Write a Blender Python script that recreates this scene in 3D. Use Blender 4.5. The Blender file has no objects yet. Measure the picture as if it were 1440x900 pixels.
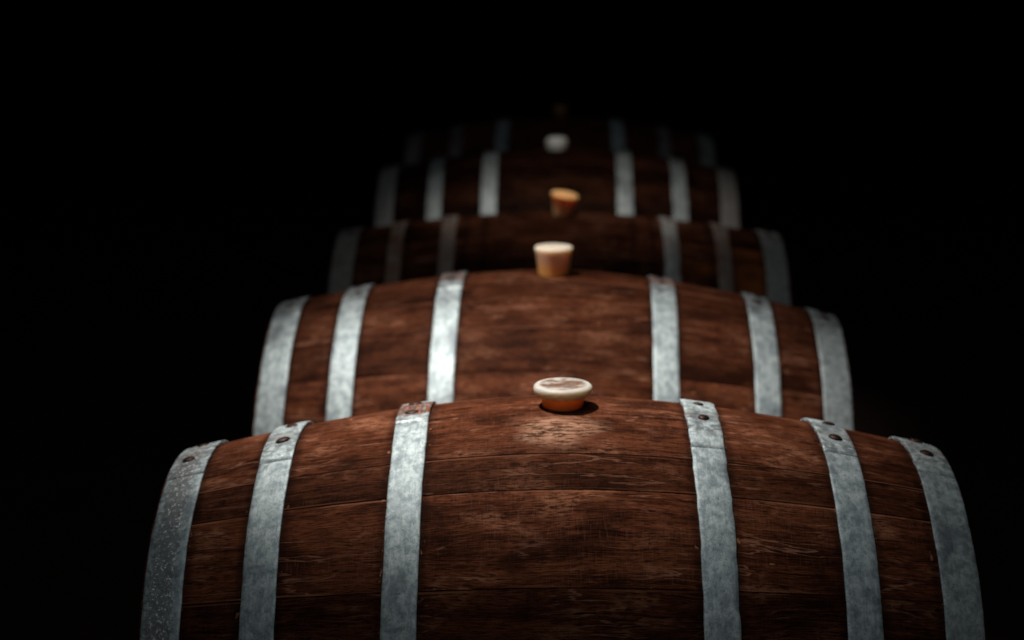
import bpy, bmesh, math, random
from mathutils import Vector, Matrix
random.seed(7)
S = bpy.context.scene
C = S.collection
RAD = math.radians

# ------------------------------------------------------------------ camera
cam = bpy.data.cameras.new('camera')
cam_o = bpy.data.objects.new('camera', cam); C.objects.link(cam_o)
cam_o.location = (0, 0, 1.2762)
cam_o.rotation_euler = (math.pi/2 - 0.2204, 0, 0.0261)
cam.sensor_width = 36; cam.lens = 62.33
cam.clip_start = 0.05; cam.clip_end = 500
cam.dof.use_dof = True; cam.dof.focus_distance = 1.93; cam.dof.aperture_fstop = 3.3
cam.dof.aperture_blades = 9
S.camera = cam_o

# ------------------------------------------------------------------ world, lamps, exposure
w = bpy.data.worlds.new('World'); S.world = w; w.use_nodes = True
w.node_tree.nodes['Background'].inputs[0].default_value = (0.010, 0.006, 0.005, 1)
w.node_tree.nodes['Background'].inputs[1].default_value = 0.05
S.view_settings.view_transform = 'Standard'; S.view_settings.look = 'None'
S.view_settings.exposure = 0; S.view_settings.gamma = 1
S.view_settings.use_curve_mapping = False

def aim(o, target):
    d = Vector(target) - o.location
    o.rotation_euler = d.to_track_quat('-Z', 'Y').to_euler()

# key: a hard ceiling lamp above the front two barrels, a little to the left
ld = bpy.data.lights.new('ceiling_spot', 'SPOT'); ld.energy = 930; ld.color = (1.0, 0.94, 0.87)
ld.spot_size = RAD(26.5); ld.spot_blend = 1.0; ld.shadow_soft_size = 0.03
lo = bpy.data.objects.new('ceiling_spot', ld); C.objects.link(lo)
lo.location = (-0.90, 2.44, 3.45); aim(lo, (-0.05, 2.47, 0.62))
# added dimmer spot, no lamp seen there, brightening the third and fourth barrels
l2 = bpy.data.lights.new('added_spot_far', 'SPOT'); l2.energy = 400; l2.color = (1.0, 0.90, 0.80)
l2.spot_size = RAD(24); l2.spot_blend = 1.0; l2.shadow_soft_size = 0.03
lo2 = bpy.data.objects.new('added_spot_far', l2); C.objects.link(lo2)
lo2.location = (-0.45, 3.15, 3.45); aim(lo2, (0.05, 4.15, 0.66))
# unseen soft panel added above and behind the camera for the hoops to mirror
ad = bpy.data.lights.new('added_softlight', 'AREA'); ad.shape = 'RECTANGLE'
ad.size = 2.0; ad.size_y = 5.2; ad.energy = 20; ad.color = (0.93, 0.985, 1.0)
ao = bpy.data.objects.new('added_softlight', ad); C.objects.link(ao)
ao.location = (0.0, 1.1, 3.7); ao.rotation_euler = (0, 0, 0)

# ------------------------------------------------------------------ node helper
class G:
    def __init__(self, name):
        self.m = bpy.data.materials.new(name); self.m.use_nodes = True
        self.t = self.m.node_tree; self.b = self.t.nodes['Principled BSDF']
    def n(self, typ, **kw):
        x = self.t.nodes.new(typ)
        for k, v in kw.items(): setattr(x, k, v)
        return x
    def put(self, sock, v):
        if isinstance(v, bpy.types.NodeSocket): self.t.links.new(v, sock)
        elif isinstance(v, (tuple, list)) and sock.type == 'RGBA' and len(v) == 3: sock.default_value = (*v, 1)
        else: sock.default_value = v
    def math(self, op, a, b=0.0, c=0.0, clamp=False):
        x = self.n('ShaderNodeMath', operation=op, use_clamp=clamp)
        self.put(x.inputs[0], a); self.put(x.inputs[1], b); self.put(x.inputs[2], c)
        return x.outputs[0]
    def step(self, v, a, b, lo=0.0, hi=1.0):
        x = self.n('ShaderNodeMapRange', interpolation_type='SMOOTHSTEP')
        self.put(x.inputs[0], v)
        for i, q in enumerate((a, b, lo, hi)): self.put(x.inputs[i+1], q)
        return x.outputs[0]
    def vec(self, x, y, z):
        c = self.n('ShaderNodeCombineXYZ')
        for i, q in enumerate((x, y, z)): self.put(c.inputs[i], q)
        return c.outputs[0]
    def noise(self, v, scale=1.0, detail=4.0, rough=0.55, dist=0.0):
        x = self.n('ShaderNodeTexNoise')
        self.put(x.inputs['Vector'], v); self.put(x.inputs['Scale'], scale)
        self.put(x.inputs['Detail'], detail); self.put(x.inputs['Roughness'], rough)
        self.put(x.inputs['Distortion'], dist)
        return x.outputs[0]
    def mix(self, f, a, b, blend='MIX'):
        x = self.n('ShaderNodeMix', data_type='RGBA', blend_type=blend)
        self.put(x.inputs[0], f); self.put(x.inputs[6], a); self.put(x.inputs[7], b)
        return x.outputs[2]
    def scale(self, col, f):
        x = self.n('ShaderNodeVectorMath', operation='SCALE')
        self.put(x.inputs[0], col); self.put(x.inputs[3], f)
        return x.outputs[0]
    def attr(self, name, typ='OBJECT'):
        x = self.n('ShaderNodeAttribute', attribute_type=typ, attribute_name=name)
        return x.outputs['Fac']
    def uv(self):
        s = self.n('ShaderNodeSeparateXYZ'); self.put(s.inputs[0], self.n('ShaderNodeUVMap').outputs[0])
        return s.outputs[0], s.outputs[1]
    def bump(self, h, strength, dist, prev=None):
        x = self.n('ShaderNodeBump'); self.put(x.inputs['Strength'], strength); self.put(x.inputs['Distance'], dist)
        self.put(x.inputs['Height'], h)
        if prev: self.put(x.inputs['Normal'], prev)
        return x.outputs[0]
    def out(self, **kw):
        for k, v in kw.items(): self.put(self.b.inputs[k.replace('_', ' ')], v)
        return self.m

END, MID, BIL = (0.4258, 0.4725), (0.3163, 0.3567), (0.156, 0.1963)
EDGES = [0.4258, 0.3163, 0.3567, 0.156, 0.1963]

def mat_wood():
    g = G('stained_oak'); u, v = g.uv()
    rnd = g.n('ShaderNodeObjectInfo').outputs['Random']
    z = g.math('MULTIPLY', rnd, 60.0)
    warp = g.noise(g.vec(g.math('MULTIPLY', u, 5.0), g.math('MULTIPLY', v, 9.0), z), 1, 3, .5)
    vw = g.math('MULTIPLY_ADD', warp, 0.030, v)                       # wavering grain
    fig = g.noise(g.vec(g.math('MULTIPLY', u, 5.0), g.math('MULTIPLY', vw, 85.0), z), 1, 6, .62, .4)
    grain = g.noise(g.vec(g.math('MULTIPLY', u, 22.0), g.math('MULTIPLY', vw, 480.0), z), 1, 4, .6)
    pore = g.noise(g.vec(g.math('MULTIPLY', u, 70.0), g.math('MULTIPLY', vw, 900.0), z), 1, 2, .5)
    patch = g.noise(g.vec(g.math('MULTIPLY', u, 11.0), g.math('MULTIPLY', v, 17.0), z), 1, 5, .6)
    big = g.noise(g.vec(g.math('MULTIPLY', u, 3.5), g.math('MULTIPLY', v, 6.0), z), 1, 3, .5)
    saw = g.noise(g.vec(g.math('MULTIPLY', u, 700.0), g.math('MULTIPLY', v, 42.0), z), 1, 4, .7)
    fleck = g.noise(g.vec(g.math('MULTIPLY', u, 75.0), g.math('MULTIPLY', vw, 330.0), g.math('ADD', z, 5.0)), 1, 5, .68, .3)
    fibre = g.noise(g.vec(g.math('MULTIPLY', u, 34.0), g.math('MULTIPLY', vw, 620.0), g.math('ADD', z, 8.0)), 1, 3, .6)
    c = g.mix(g.step(fig, .34, .66), (.026, .0064, .0028), (.114, .0340, .0148))
    c = g.mix(g.math('MULTIPLY', g.step(grain, .42, .66), .65), c, (.180, .056, .0260))
    c = g.mix(g.math('MULTIPLY', g.step(fleck, .50, .38), .52), c, (.011, .0033, .002))
    c = g.mix(g.math('MULTIPLY', g.step(fibre, .54, .70), .42), c, (.265, .092, .045))
    c = g.mix(g.math('MULTIPLY', g.step(pore, .46, .36), .75), c, (.010, .0035, .0022))
    c = g.mix(g.math('MULTIPLY', g.step(patch, .51, .36), .66), c, (.011, .0034, .0020))
    lp = g.math('MULTIPLY', g.step(patch, .53, .70), g.step(fleck, .40, .58))
    c = g.mix(g.math('MULTIPLY', lp, .80), c, (.310, .128, .070))
    leak = g.math('MULTIPLY', g.attr('leak_light'), g.math('MULTIPLY', g.step(u, .20, .34), g.step(big, .36, .62)))  # orange light leak on the third barrel, painted into the wood colour
    c = g.mix(g.math('MULTIPLY', leak, .75), c, (.9, .26, .055))
    # residue and the glow below the bung hole, painted as one pale patch
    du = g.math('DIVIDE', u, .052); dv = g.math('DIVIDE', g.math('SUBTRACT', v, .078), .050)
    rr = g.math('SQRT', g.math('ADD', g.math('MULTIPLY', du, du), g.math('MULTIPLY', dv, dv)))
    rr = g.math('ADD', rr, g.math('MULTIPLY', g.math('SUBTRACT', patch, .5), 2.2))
    glow = g.math('MULTIPLY', g.attr('spill_glow'), g.math('MULTIPLY', g.step(rr, 1.15, .15), g.step(fleck, .38, .60)))
    c = g.mix(g.math('MULTIPLY', glow, .85), c, (.50, .27, .175))
    # saw and plane marks across the grain, only in places
    sm = g.math('MULTIPLY', g.step(saw, .52, .72), g.step(big, .40, .56))
    c = g.mix(g.math('MULTIPLY', sm, .24), c, (.24, .115, .080))
    sd = g.math('MULTIPLY', g.step(saw, .47, .32), g.step(big, .38, .54))
    c = g.mix(g.math('MULTIPLY', sd, .34), c, (.016, .006, .004))
    # pale wavering scuffs along the grain
    sc = g.noise(g.vec(g.math('MULTIPLY', u, 5.5), g.math('MULTIPLY', vw, 44.0), g.math('ADD', z, 9.0)), 1, 4, .55, .15)
    ln = g.step(g.math('ABSOLUTE', g.math('SUBTRACT', sc, .5)), .017, .003)
    ln = g.math('MULTIPLY', ln, g.step(g.noise(g.vec(g.math('MULTIPLY', u, 9.0), g.math('MULTIPLY', v, 9.0), g.math('ADD', z, 4.0)), 1, 3), .44, .60))
    c = g.mix(g.math('MULTIPLY', ln, .7), c, (.30, .135, .085))
    # chips of raw wood along the hoops and a few elsewhere
    au = g.math('ABSOLUTE', u); d = None
    for e in EDGES:
        q = g.math('ABSOLUTE', g.math('SUBTRACT', au, e))
        d = q if d is None else g.math('MINIMUM', d, q)
    cn = g.noise(g.vec(g.math('MULTIPLY', u, 130.0), g.math('MULTIPLY', v, 70.0), z), 1, 3, .6)
    cl = g.noise(g.vec(g.math('MULTIPLY', u, 7.0), g.math('MULTIPLY', v, 13.0), g.math('ADD', z, 41.0)), 1, 2, .5)
    chip = g.math('MULTIPLY', g.step(d, .0066, .0035), g.step(g.math('ADD', cn, g.math('MULTIPLY', g.math('SUBTRACT', cl, .5), .55)), .67, .75))
    cn2 = g.noise(g.vec(g.math('MULTIPLY', u, 48.0), g.math('MULTIPLY', v, 120.0), g.math('ADD', z, 31.0)), 1, 1, .4)
    chip = g.math('MAXIMUM', chip, g.step(cn2, .80, .83))
    c = g.mix(g.math('MULTIPLY', chip, .85), c, (.40, .17, .085))
    # darker wood close to the hoop edges
    c = g.mix(g.math('MULTIPLY', g.step(d, .012, .002), .55), c, (.010, .004, .003))
    c = g.mix(g.math('MULTIPLY', chip, .7), c, (.40, .17, .085))
    # joint between staves: dark line and worn pale arris
    jd = g.attr('joint', 'GEOMETRY')
    arr = g.math('MULTIPLY', g.step(g.math('ABSOLUTE', g.math('SUBTRACT', jd, .0024)), .0016, .0006), g.step(cl, .46, .62))
    c = g.mix(g.math('MULTIPLY', arr, .55), c, (.300, .120, .065))
    c = g.mix(g.math('MULTIPLY', g.math('MULTIPLY', g.step(jd, .0015, .0004), g.step(patch, .25, .5)), .68), c, (.005, .0022, .0015))
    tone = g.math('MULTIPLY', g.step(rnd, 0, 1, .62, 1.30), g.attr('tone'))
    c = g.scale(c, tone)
    h = g.math('MULTIPLY_ADD', fleck, .6, g.math('MULTIPLY_ADD', pore, .4, g.math('MULTIPLY_ADD', saw, .25, g.math('MULTIPLY', fig, .6))))
    nrm = g.bump(h, .55, .0012)
    ro = g.math('MULTIPLY_ADD', grain, .30, .45)
    return g.out(Base_Color=c, Roughness=ro, Specular_IOR_Level=.012, Normal=nrm)

def mat_galv():
    g = G('galvanised_steel'); u, v = g.uv()
    rnd = g.n('ShaderNodeObjectInfo').outputs['Random']
    z = g.math('MULTIPLY', rnd, 80.0)
    n1 = g.noise(g.vec(g.math('MULTIPLY', u, 80.0), g.math('MULTIPLY', v, 52.0), z), 1, 8, .72, .3)
    n2 = g.noise(g.vec(g.math('MULTIPLY', u, 150.0), g.math('MULTIPLY', v, 110.0), z), 1, 4, .6)
    n3 = g.noise(g.vec(g.math('MULTIPLY', u, 520.0), g.math('MULTIPLY', v, 520.0), z), 1, 2, .5)
    n4 = g.noise(g.vec(g.math('MULTIPLY', u, 14.0), g.math('MULTIPLY', v, 9.0), g.math('ADD', z, 7.0)), 1, 4, .6)
    c = g.mix(g.step(n1, .34, .66), (.24, .298, .320), (.54, .615, .625))
    c = g.mix(g.math('MULTIPLY', g.step(n2, .48, .34), .45), c, (.14, .175, .19))
    c = g.mix(g.math('MULTIPLY', g.step(n2, .58, .74), .45), c, (.70, .77, .77))
    c = g.mix(g.math('MULTIPLY', g.step(n3, .36, .28), .8), c, (.06, .07, .075))
    c = g.mix(g.math('MULTIPLY', g.step(n4, .53, .66), .70), c, (.125, .15, .172))
    n5 = g.noise(g.vec(g.math('MULTIPLY', u, 300.0), g.math('MULTIPLY', v, 13.0), g.math('ADD', z, 23.0)), 1, 4, .65)
    c = g.mix(g.math('MULTIPLY', g.step(n5, .48, .34), .28), c, (.13, .165, .185))
    c = g.mix(g.math('MULTIPLY', g.step(n5, .58, .70), .22), c, (.68, .75, .76))
    n6 = g.noise(g.vec(g.math('MULTIPLY', u, 60.0), g.math('MULTIPLY', v, 340.0), g.math('ADD', z, 29.0)), 1, 3, .6, .8)
    c = g.mix(g.math('MULTIPLY', g.math('MULTIPLY', g.step(n6, .63, .70), g.step(n4, .46, .58)), .6), c, (.10, .095, .095))
    # spangle on some hoops, its glints painted as white cells
    vo = g.n('ShaderNodeTexVoronoi'); vo.feature = 'F1'
    g.put(vo.inputs['Vector'], g.vec(g.math('MULTIPLY', u, 420.0), g.math('MULTIPLY', v, 300.0), z)); vo.inputs['Scale'].default_value = 1
    sp = g.n('ShaderNodeSeparateColor'); g.put(sp.inputs[0], vo.outputs['Color'])
    smask = g.math('MULTIPLY', g.attr('spangle'), g.step(g.math('ADD', g.math('ABSOLUTE', g.math('ADD', u, .003)), g.math('MULTIPLY', g.math('SUBTRACT', n2, .5), .030)), .019, .010))
    glint = g.math('MULTIPLY', g.math('MULTIPLY', g.step(sp.outputs[0], .66, .88), g.step(n3, .44, .56)), g.step(n2, .40, .56))
    c = g.mix(g.math('MULTIPLY', smask, .66), c, (.16, .16, .162))
    c = g.mix(g.math('MULTIPLY', g.math('MULTIPLY', smask, glint), 1.0), c, (1.0, 1.0, 1.0))
    # brown stain and dirt, per hoop
    st = g.math('MULTIPLY', g.attr('stain'), g.step(g.noise(g.vec(g.math('MULTIPLY', u, 30.0), g.math('MULTIPLY', v, 30.0), g.math('ADD', z, 17.0)), 1, 4), .30, .60, .80, 1.0))
    c = g.mix(st, c, (.125, .056, .028))
    # grime and cross scratches at the lap
    lap = g.step(g.math('ABSOLUTE', g.math('SUBTRACT', v, .030)), .085, .025)
    scr = g.noise(g.vec(g.math('MULTIPLY', u, 34.0), g.math('MULTIPLY', v, 260.0), g.math('ADD', z, 51.0)), 1, 4, .65, 1.0)
    c = g.mix(g.math('MULTIPLY', g.math('MULTIPLY', lap, g.step(scr, .53, .61)), .8), c, (.055, .048, .045))
    c = g.mix(g.math('MULTIPLY', g.math('MULTIPLY', lap, g.step(n1, .54, .42)), .6), c, (.12, .125, .13))
    # rust flakes round the rivets (v = 0)
    av = g.math('ABSOLUTE', g.math('ADD', v, g.math('MULTIPLY', g.math('SUBTRACT', n1, .5), .03)))
    rn = g.noise(g.vec(g.math('MULTIPLY', u, 210.0), g.math('MULTIPLY', v, 170.0), g.math('ADD', z, 3.0)), 1, 4, .7)
    rust = g.math('MULTIPLY', g.attr('rust'), g.math('MULTIPLY', g.step(av, .046, .030), g.step(rn, .40, .48)))
    rc = g.mix(g.step(rn, .50, .64), (.022, .008, .005), (.46, .105, .022))
    rc = g.mix(g.step(rn, .68, .74), rc, (.45, .33, .28))
    c = g.mix(rust, c, rc)
    # faint brown halo below every rivet pair
    hal = g.math('MULTIPLY', g.step(g.math('ABSOLUTE', g.math('SUBTRACT', v, .022)), .022, .0), g.step(n1, .46, .60))
    c = g.mix(g.math('MULTIPLY', hal, .75), c, (.16, .115, .09))
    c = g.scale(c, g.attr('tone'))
    me = g.math('MULTIPLY_ADD', rust, -.9, g.math('MULTIPLY_ADD', st, -.56, .58))
    ro = g.math('ADD', g.math('MULTIPLY_ADD', n1, .12, .58), g.math('MULTIPLY', rust, .35))
    h = g.math('ADD', g.math('MULTIPLY_ADD', n2, .7, g.math('MULTIPLY', n1, .25)), g.math('MULTIPLY', rust, 2.0))
    h = g.math('MULTIPLY_ADD', g.math('MULTIPLY', smask, sp.outputs[0]), 1.6, h)
    nrm = g.bump(h, .5, .0014)
    return g.out(Base_Color=c, Metallic=me, Roughness=ro, Normal=nrm)

def mat_iron():
    g = G('dark_iron'); o = g.n('ShaderNodeTexCoord').outputs['Object']
    n = g.noise(o, 260, 4, .6)
    c = g.mix(g.step(n, .4, .65), (.012, .008, .007), (.055, .018, .011))
    return g.out(Base_Color=c, Metallic=.55, Roughness=.5, Normal=g.bump(n, .4, .001))

def mat_rubber(name, top, low, h0, h1, dirt):
    g = G(name); o = g.n('ShaderNodeTexCoord').outputs['Object']
    s = g.n('ShaderNodeSeparateXYZ'); g.put(s.inputs[0], o)
    n = g.noise(o, 120, 4, .6)
    f = g.step(g.math('MULTIPLY_ADD', n, .006, s.outputs[2]), h0, h1)
    c = g.mix(f, low, top)
    # wine stain on the top face
    sw = g.noise(g.vec(g.math('MULTIPLY', s.outputs[0], 38.0), g.math('MULTIPLY', s.outputs[1], 95.0), 3.3), 1, 5, .6, 1.6)
    r = g.n('ShaderNodeVectorMath', operation='LENGTH'); g.put(r.inputs[0], g.vec(s.outputs[0], s.outputs[1], 0.0))
    ds = g.math('MULTIPLY', g.math('MULTIPLY', g.step(sw, .40, .52), g.step(r.outputs['Value'], .031, .025)), dirt)
    ds = g.math('MULTIPLY', ds, g.step(s.outputs[2], h1 + .0062, h1 + .0078))
    c = g.mix(ds, c, (.13, .066, .040))
    return g.out(Base_Color=c, Roughness=.45, Subsurface_Weight=1.0, Subsurface_Radius=(1.0, .72, .45), Subsurface_Scale=.026,
                 Specular_IOR_Level=.35, Normal=g.bump(n, .12, .001))

def mat_floor():
    g = G('dark_floor'); o = g.n('ShaderNodeTexCoord').outputs['Object']
    n = g.noise(o, 2.2, 8, .6); n2 = g.noise(o, 60, 4, .6)
    c = g.mix(n, (.006, .0034, .0024), (.014, .0078, .0056))
    return g.out(Base_Color=c, Roughness=.95, Specular_IOR_Level=.05, Normal=g.bump(n2, .3, .004))

WOOD, GALV, IRON, FLOOR = mat_wood(), mat_galv(), mat_iron(), mat_floor()

# ------------------------------------------------------------------ mesh helpers
def link(name, me, parent=None, mat=None):
    o = bpy.data.objects.new(name, me); C.objects.link(o)
    if mat and not me.materials: me.materials.append(mat)
    o.parent = parent
    return o

def mesh(name, verts, faces, uvs=None, smooth=True):
    me = bpy.data.meshes.new(name); me.from_pydata(verts, [], faces)
    if uvs:
        l = me.uv_layers.new(name='UVMap')
        for lp in me.loops: l.data[lp.index].uv = uvs[lp.vertex_index]
    if smooth:
        for p in me.polygons: p.use_smooth = True
    me.validate(); me.update()
    return me

def lathe(name, prof, seg=40, squash=None):
    v, f = [], []
    n = len(prof)
    for k in range(seg):
        a = 2*math.pi*k/seg
        for r, z in prof: v.append((r*math.cos(a), r*math.sin(a), z))
    for k in range(seg):
        k2 = (k+1) % seg
        for j in range(n-1):
            f.append((k*n+j, k2*n+j, k2*n+j+1, k*n+j+1))
    f.append(tuple(k*n for k in range(seg))[::-1]); f.append(tuple(k*n+n-1 for k in range(seg)))
    return mesh(name, v, f)

# ------------------------------------------------------------------ the floor
fl = link('floor', mesh('floor', [(-40, -10, 0), (40, -10, 0), (40, 90, 0), (-40, 90, 0)], [(0, 1, 2, 3)]), None, FLOOR)
fl['kind'] = 'structure'

# ------------------------------------------------------------------ barrels
L = 0.95; PW = 1.72; STAVE_T = 0.027

def rad(x, R, Rh): return R - (R-Rh)*abs(2*x/L)**PW

def pos(x, r, th, R): return (x, -r*math.sin(th), R + r*math.cos(th))

def stave_mesh(R, Rh, t0, t1, dr, rng):
    NA, NT = 30, 7
    gap = 0.00010/R
    e = 0.0007/R
    ths = [t0+gap, t0+gap+e*.5, t0+gap+e] + [t0+e+(t1-t0-2*e)*k/NT for k in range(1, NT)] + [t1-gap-e, t1-gap-e*.5, t1-gap]
    dep = [.0005, .00012, 0] + [0]*(NT-1) + [0, .00012, .0005]
    nt = len(ths); v, uv, jd = [], [], []
    cup = rng.uniform(-.0003, .0003)                        # staves stay a little flatter than the round
    for i in range(NA+1):
        x = -L/2 + L*i/NA
        r0 = rad(x, R, Rh)
        for j, th in enumerate(ths):
            s = (th-t0)/(t1-t0)*2-1
            r = r0 + dr + cup*(1-s*s) - dep[j]
            v.append(pos(x, r, th, R)); uv.append((x, th*R)); jd.append((1-abs(s))*(t1-t0)*R/2)
        for th in (ths[-1], ths[0]):
            v.append(pos(x, r0-STAVE_T, th, R)); uv.append((x, th*R+.4)); jd.append(.01)
    n = nt+2; f = []
    for i in range(NA):
        for j in range(n):
            j2 = (j+1) % n
            f.append((i*n+j, (i+1)*n+j, (i+1)*n+j2, i*n+j2))
    f.append(tuple(range(n))); f.append(tuple(NA*n+j for j in range(n))[::-1])
    me = mesh('stave', v, f, uv)
    a = me.attributes.new('joint', 'FLOAT', 'POINT')
    for k, q in enumerate(jd): a.data[k].value = q
    return me

def hoop_mesh(R, Rh, x0, x1, ts, tc, rough, rng):
    """steel band with a riveted lap; ts = angle of the visible band end, tc = angle of the rivets' centre"""
    T = .0016; OV = RAD(30); NS = 150
    prof = [(0, -.0012), (0, T*.55), (.03, T*.95), (.12, T*1.06), (.35, T*1.12), (.65, T*1.12), (.88, T*1.06), (.97, T*.95), (1, T*.55), (1, -.0012)]
    n = len(prof); v, uv, f = [], [], []
    ph = [rng.uniform(0, 6.28) for _ in range(8)]
    for k in range(NS+1):
        a = (2*math.pi+OV)*k/NS; th = ts-a
        lift = T*1.15*(1-min(1, max(0, (a-OV)/RAD(7)))**2) if a < OV+RAD(7) else 0
        wob = .00045*math.sin(5*th+ph[0])+.0003*math.sin(13*th+ph[1])
        wl = rough*(.0008*math.sin(31*th+ph[2])+.0006*math.sin(67*th+ph[3])+.0004*math.sin(111*th+ph[4]))
        wr = rough*(.0008*math.sin(37*th+ph[5])+.0006*math.sin(71*th+ph[6])+.0004*math.sin(127*th+ph[7]))
        dent = rough*(.0006*math.sin(43*th+ph[3])+.0004*math.sin(91*th+ph[5]))
        thin = .35+.65*min(1, a/RAD(3)); lift *= min(1, .72+.28*a/RAD(5))
        for s, h in prof:
            if h > 0: h *= thin
            x = x0+(x1-x0)*s + wob + (wl*(1-s)*(1-s) + wr*s*s)
            r = rad(x, R, Rh)+.0006+h+lift*(1 if h > 0 else .9)+dent*(2*s-1)
            v.append(pos(x, r, th, R)); uv.append((x-(x0+x1)/2, (th-tc)*R))
    for k in range(NS):
        for j in range(n-1):
            f.append((k*n+j, k*n+j+1, (k+1)*n+j+1, (k+1)*n+j))
        f.append((k*n+n-1, k*n, (k+1)*n, (k+1)*n+n-1))
    f.append(tuple(range(n))[::-1]); f.append(tuple(NS*n+j for j in range(n)))
    me = mesh('hoop', v, f, uv)
    return me

rivet_me = lathe('rivet', [(.0072, -.002), (.0072, .0004), (.0066, .0014), (.0048, .0024), (.0022, .0029)], 14)
rivet_me.materials.append(IRON)

def board_mesh(rr, z0, z1, x, t, R):
    z0 += .0004; z1 -= .0004
    pts = []
    for k in range(9):
        z = z0+(z1-z0)*k/8; pts.append((math.sqrt(max(0, rr*rr-z*z)), z))
    for k in range(9):
        z = z1+(z0-z1)*k/8; pts.append((-math.sqrt(max(0, rr*rr-z*z)), z))
    n = len(pts)
    v = [(x-t/2, a, R+b) for a, b in pts]+[(x+t/2, a, R+b) for a, b in pts]
    uv = [(a, b+.7) for a, b in pts]*2
    f = [tuple(range(n))[::-1], tuple(range(n, 2*n))]+[(k, (k+1) % n, n+(k+1) % n, n+k) for k in range(n)]
    return mesh('head_board', v, f, uv, smooth=False)

def barrel(x, y, yaw, tilt, R, Rh, joints, hoops, label, seed, wood=1.0):
    rng = random.Random(seed)
    b = bpy.data.objects.new('wine_barrel', None); C.objects.link(b)
    b.empty_display_size = .2
    b.location = (x+R*tilt, y, 0); b.rotation_euler = (0, -tilt, yaw)
    b['label'] = label; b['category'] = 'barrel'; b['group'] = 'oak barrels lying in a row'
    # staves: the seen joints first, the rest filled round the back
    js = [RAD(q) for q in joints]
    a = js[-1]; end = js[0]+2*math.pi
    k = max(1, round((end-a)/RAD(13.0))); wd = [rng.uniform(.8, 1.2) for _ in range(k)]; sw = sum(wd)
    for q in wd[:-1]:
        a += (end-js[-1])*q/sw; js.append(a)
    js.append(end)
    for t0, t1 in zip(js, js[1:]):
        o = link('stave', stave_mesh(R, Rh, t0, t1, rng.uniform(-.0002, .0002), rng), b, WOOD)
        o['spill_glow'] = 1.0 if seed == 11 and t0 < 0 < t1 else 0.0
        o['tone'] = wood; o['leak_light'] = 1.0 if seed == 33 and .3 < (t0+t1)/2 < .85 else 0.0
    for s in (-1, 1):
        rr = rad(.44, R, Rh)-STAVE_T+.004
        cuts = [-rr+.0005]+[rr*(-1+2*(k+rng.uniform(-.12, .12))/6) for k in range(1, 6)]+[rr-.0005]
        for z0, z1 in zip(cuts, cuts[1:]):
            link('head_board', board_mesh(rr, z0, z1, s*.437, .022, R), b, WOOD)['tone'] = wood
    for hp in hoops:
        x0, x1, ts, riv = hp['x0'], hp['x1'], RAD(hp['seam']), hp['rivets']
        tc = RAD(sum(riv)/len(riv))
        h = link('hoop', hoop_mesh(R, Rh, x0, x1, ts, tc, hp.get('rough', .22), rng), b, GALV)
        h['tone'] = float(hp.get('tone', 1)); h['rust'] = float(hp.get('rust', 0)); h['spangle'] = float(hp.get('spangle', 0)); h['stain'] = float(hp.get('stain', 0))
        if hp.get('label'): h['label'] = hp['label']
        for i, rv in enumerate(riv):
            xm = (x0+x1)/2+rng.uniform(-.004, .004)
            th = RAD(rv); r = rad(xm, R, Rh)+.0006+.0016*2.2
            sl = (rad(xm+.001, R, Rh)-rad(xm-.001, R, Rh))/.002
            nrm = Vector((-sl, -math.sin(th), math.cos(th))).normalized()
            o = link('rivet', rivet_me, h)
            o.location = pos(xm, r, th, R); o.rotation_euler = nrm.to_track_quat('Z', 'X').to_euler()
            o.scale = (rng.uniform(.9, 1.35), rng.uniform(.9, 1.3), rng.uniform(.7, 1.3))
    return b

def H(side, band, seam, rivets, **kw):
    a, c = band
    d = dict(x0=a if side > 0 else -c, x1=c if side > 0 else -a, seam=seam, rivets=rivets); d.update(kw)
    return d

barrel(.0044, 2.0998, .01, .0107, .350, .2787, [-11, 21.2, 31, 51.6, 63],
       [H(-1, END, 13, (-9, 4.1), spangle=1, tone=1.12, label='galvanised end hoop with spangle and painted white glints'),
        H(-1, MID, 14.6, (-7.1, 5.1), tone=1.1),
        H(-1, BIL, 6, (-9, 0), rust=1, tone=1.0, label='galvanised hoop with flaking orange rust around its rivets'),
        H(1, BIL, 17.5, (-5.6, 5.0), rough=.6, tone=1.12, label='dented galvanised hoop with wavy edges'),
        H(1, MID, 12.6, (-6.6, 5.3), tone=1.14),
        H(1, (.4285, .4745), 13.6, (-10, 2.7), tone=1.05, stain=.1)],
       'nearest dark oak barrel in front, with a flat-capped pale bung on top', 11)
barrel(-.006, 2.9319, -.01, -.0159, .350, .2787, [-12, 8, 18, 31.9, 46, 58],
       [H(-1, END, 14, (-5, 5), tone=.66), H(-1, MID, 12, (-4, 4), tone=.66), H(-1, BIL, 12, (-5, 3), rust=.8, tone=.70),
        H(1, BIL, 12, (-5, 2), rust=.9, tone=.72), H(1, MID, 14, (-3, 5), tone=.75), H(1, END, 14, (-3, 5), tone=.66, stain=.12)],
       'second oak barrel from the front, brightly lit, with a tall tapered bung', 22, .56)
B3, M3 = (.217, .248), (.327, .357)
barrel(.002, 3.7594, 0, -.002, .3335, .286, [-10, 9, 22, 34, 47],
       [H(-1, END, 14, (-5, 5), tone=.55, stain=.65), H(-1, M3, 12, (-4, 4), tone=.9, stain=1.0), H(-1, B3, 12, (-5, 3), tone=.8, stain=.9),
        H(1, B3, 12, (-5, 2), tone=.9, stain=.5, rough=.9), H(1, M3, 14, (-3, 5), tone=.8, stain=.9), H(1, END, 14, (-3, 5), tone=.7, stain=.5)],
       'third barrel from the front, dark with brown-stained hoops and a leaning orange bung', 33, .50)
M4 = (.30, .338)
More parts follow.
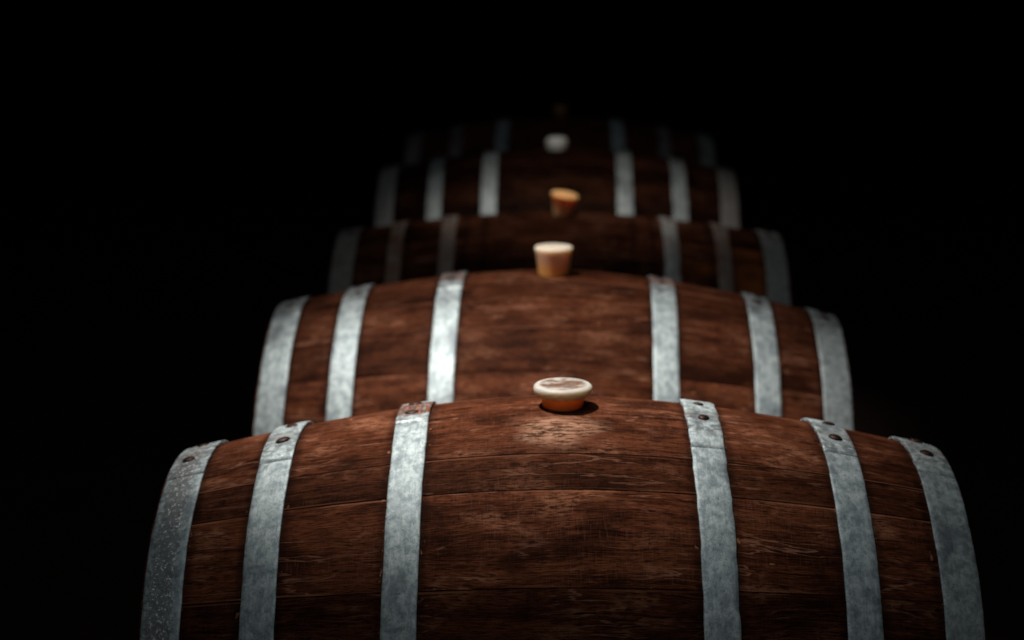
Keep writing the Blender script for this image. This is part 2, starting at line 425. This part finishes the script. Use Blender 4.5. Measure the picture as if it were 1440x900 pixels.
barrel(-.0026, 4.7603, 0, 0, .3415, .279, [-10, 9, 20, 33, 46],
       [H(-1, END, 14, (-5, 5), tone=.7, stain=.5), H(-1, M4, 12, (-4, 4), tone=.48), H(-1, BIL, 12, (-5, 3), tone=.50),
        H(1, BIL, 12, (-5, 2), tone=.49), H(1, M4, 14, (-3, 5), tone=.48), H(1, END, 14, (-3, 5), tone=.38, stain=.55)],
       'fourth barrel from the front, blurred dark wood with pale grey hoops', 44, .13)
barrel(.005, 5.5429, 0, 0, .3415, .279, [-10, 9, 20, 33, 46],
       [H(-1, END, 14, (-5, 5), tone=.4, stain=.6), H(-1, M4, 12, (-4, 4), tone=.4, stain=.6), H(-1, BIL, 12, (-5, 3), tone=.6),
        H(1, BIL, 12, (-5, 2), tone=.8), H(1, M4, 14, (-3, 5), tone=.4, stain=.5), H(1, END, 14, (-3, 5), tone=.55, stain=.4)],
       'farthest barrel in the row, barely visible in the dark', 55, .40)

# ------------------------------------------------------------------ bungs
WHITE, AMBER = (.60, .575, .53), (.70, .47, .15)
def bung(x, y, z, parts, label, rot=(0, 0, 0)):
    b = bpy.data.objects.new('bung', None); C.objects.link(b); b.empty_display_size = .03
    b.location = (x, y, z); b.rotation_euler = rot
    b['label'] = label; b['category'] = 'stopper'; b['group'] = 'silicone bungs in the barrel tops'
    for nm, prof, mat in parts: link(nm, lathe(nm, prof, 48), b, mat)
    return b

cap_m = mat_rubber('bung_cap', (.44, .42, .385), (.80, .60, .17), .0125, .0155, 1.0)  # amber lower colour holds the light passing through the neck
bung(.0075, 2.098, .700, [
    ('plug', [(.0235, -.022), (.0253, .000), (.0266, .0112), (.0276, .0126), (.0322, .0132), (.0346, .0150), (.0358, .0180), (.0360, .0215), (.0353, .0240), (.0335, .0256), (.0295, .0263), (.0200, .0259), (.0050, .0257)], cap_m)],
    'amber bung with a wide pale wine-stained cap on the nearest barrel')
con_m = mat_rubber('bung_cone', (.64, .54, .44), (.86, .40, .11), .006, .048, .2)  # orange lower end paints light glowing through the rubber
bung(-.0065, 2.93, .700, [
    ('plug', [(.0225, -.020), (.0252, -.002), (.0300, .036), (.0318, .0415), (.0318, .0445), (.0308, .0462), (.0285, .0468), (.0120, .0462), (.004, .046)], con_m)],
    'tall tapered cream bung shading to amber, on the second barrel')
or_m = mat_rubber('bung_orange', (.78, .40, .17), (.96, .56, .26), .01, .04, .0)
bung(.008, 3.755, .667, [
    ('plug', [(.0150, -.022), (.0175, .000), (.0285, .0415), (.0292, .0435), (.0285, .0450), (.0265, .0456), (.0100, .0454), (.003, .0452)], or_m)],
    'small leaning orange conical bung on the third barrel', (RAD(5), RAD(9), 0))
pale_m = mat_rubber('bung_pale', (.88, .87, .84), (.86, .82, .74), -.01, .012, .0)
bung(-.004, 4.758, .683, [
    ('plug', [(.024, -.02), (.0265, .000), (.0275, .0050), (.0285, .0100), (.0288, .0180), (.0275, .0240), (.0240, .0285), (.0180, .0310), (.010, .0320), (.003, .0322)], pale_m)],
    'blurred white low bung on the fourth barrel')
dim_m = mat_rubber('bung_dim', (.26, .14, .05), (.18, .09, .03), .01, .03, .0)
bung(.006, 5.541, .683, [
    ('plug', [(.0145, -.02), (.0165, .000), (.0220, .030), (.0230, .033), (.0215, .0350), (.010, .0352), (.003, .0350)], dim_m)],
    'faint dark orange bung on the farthest barrel')
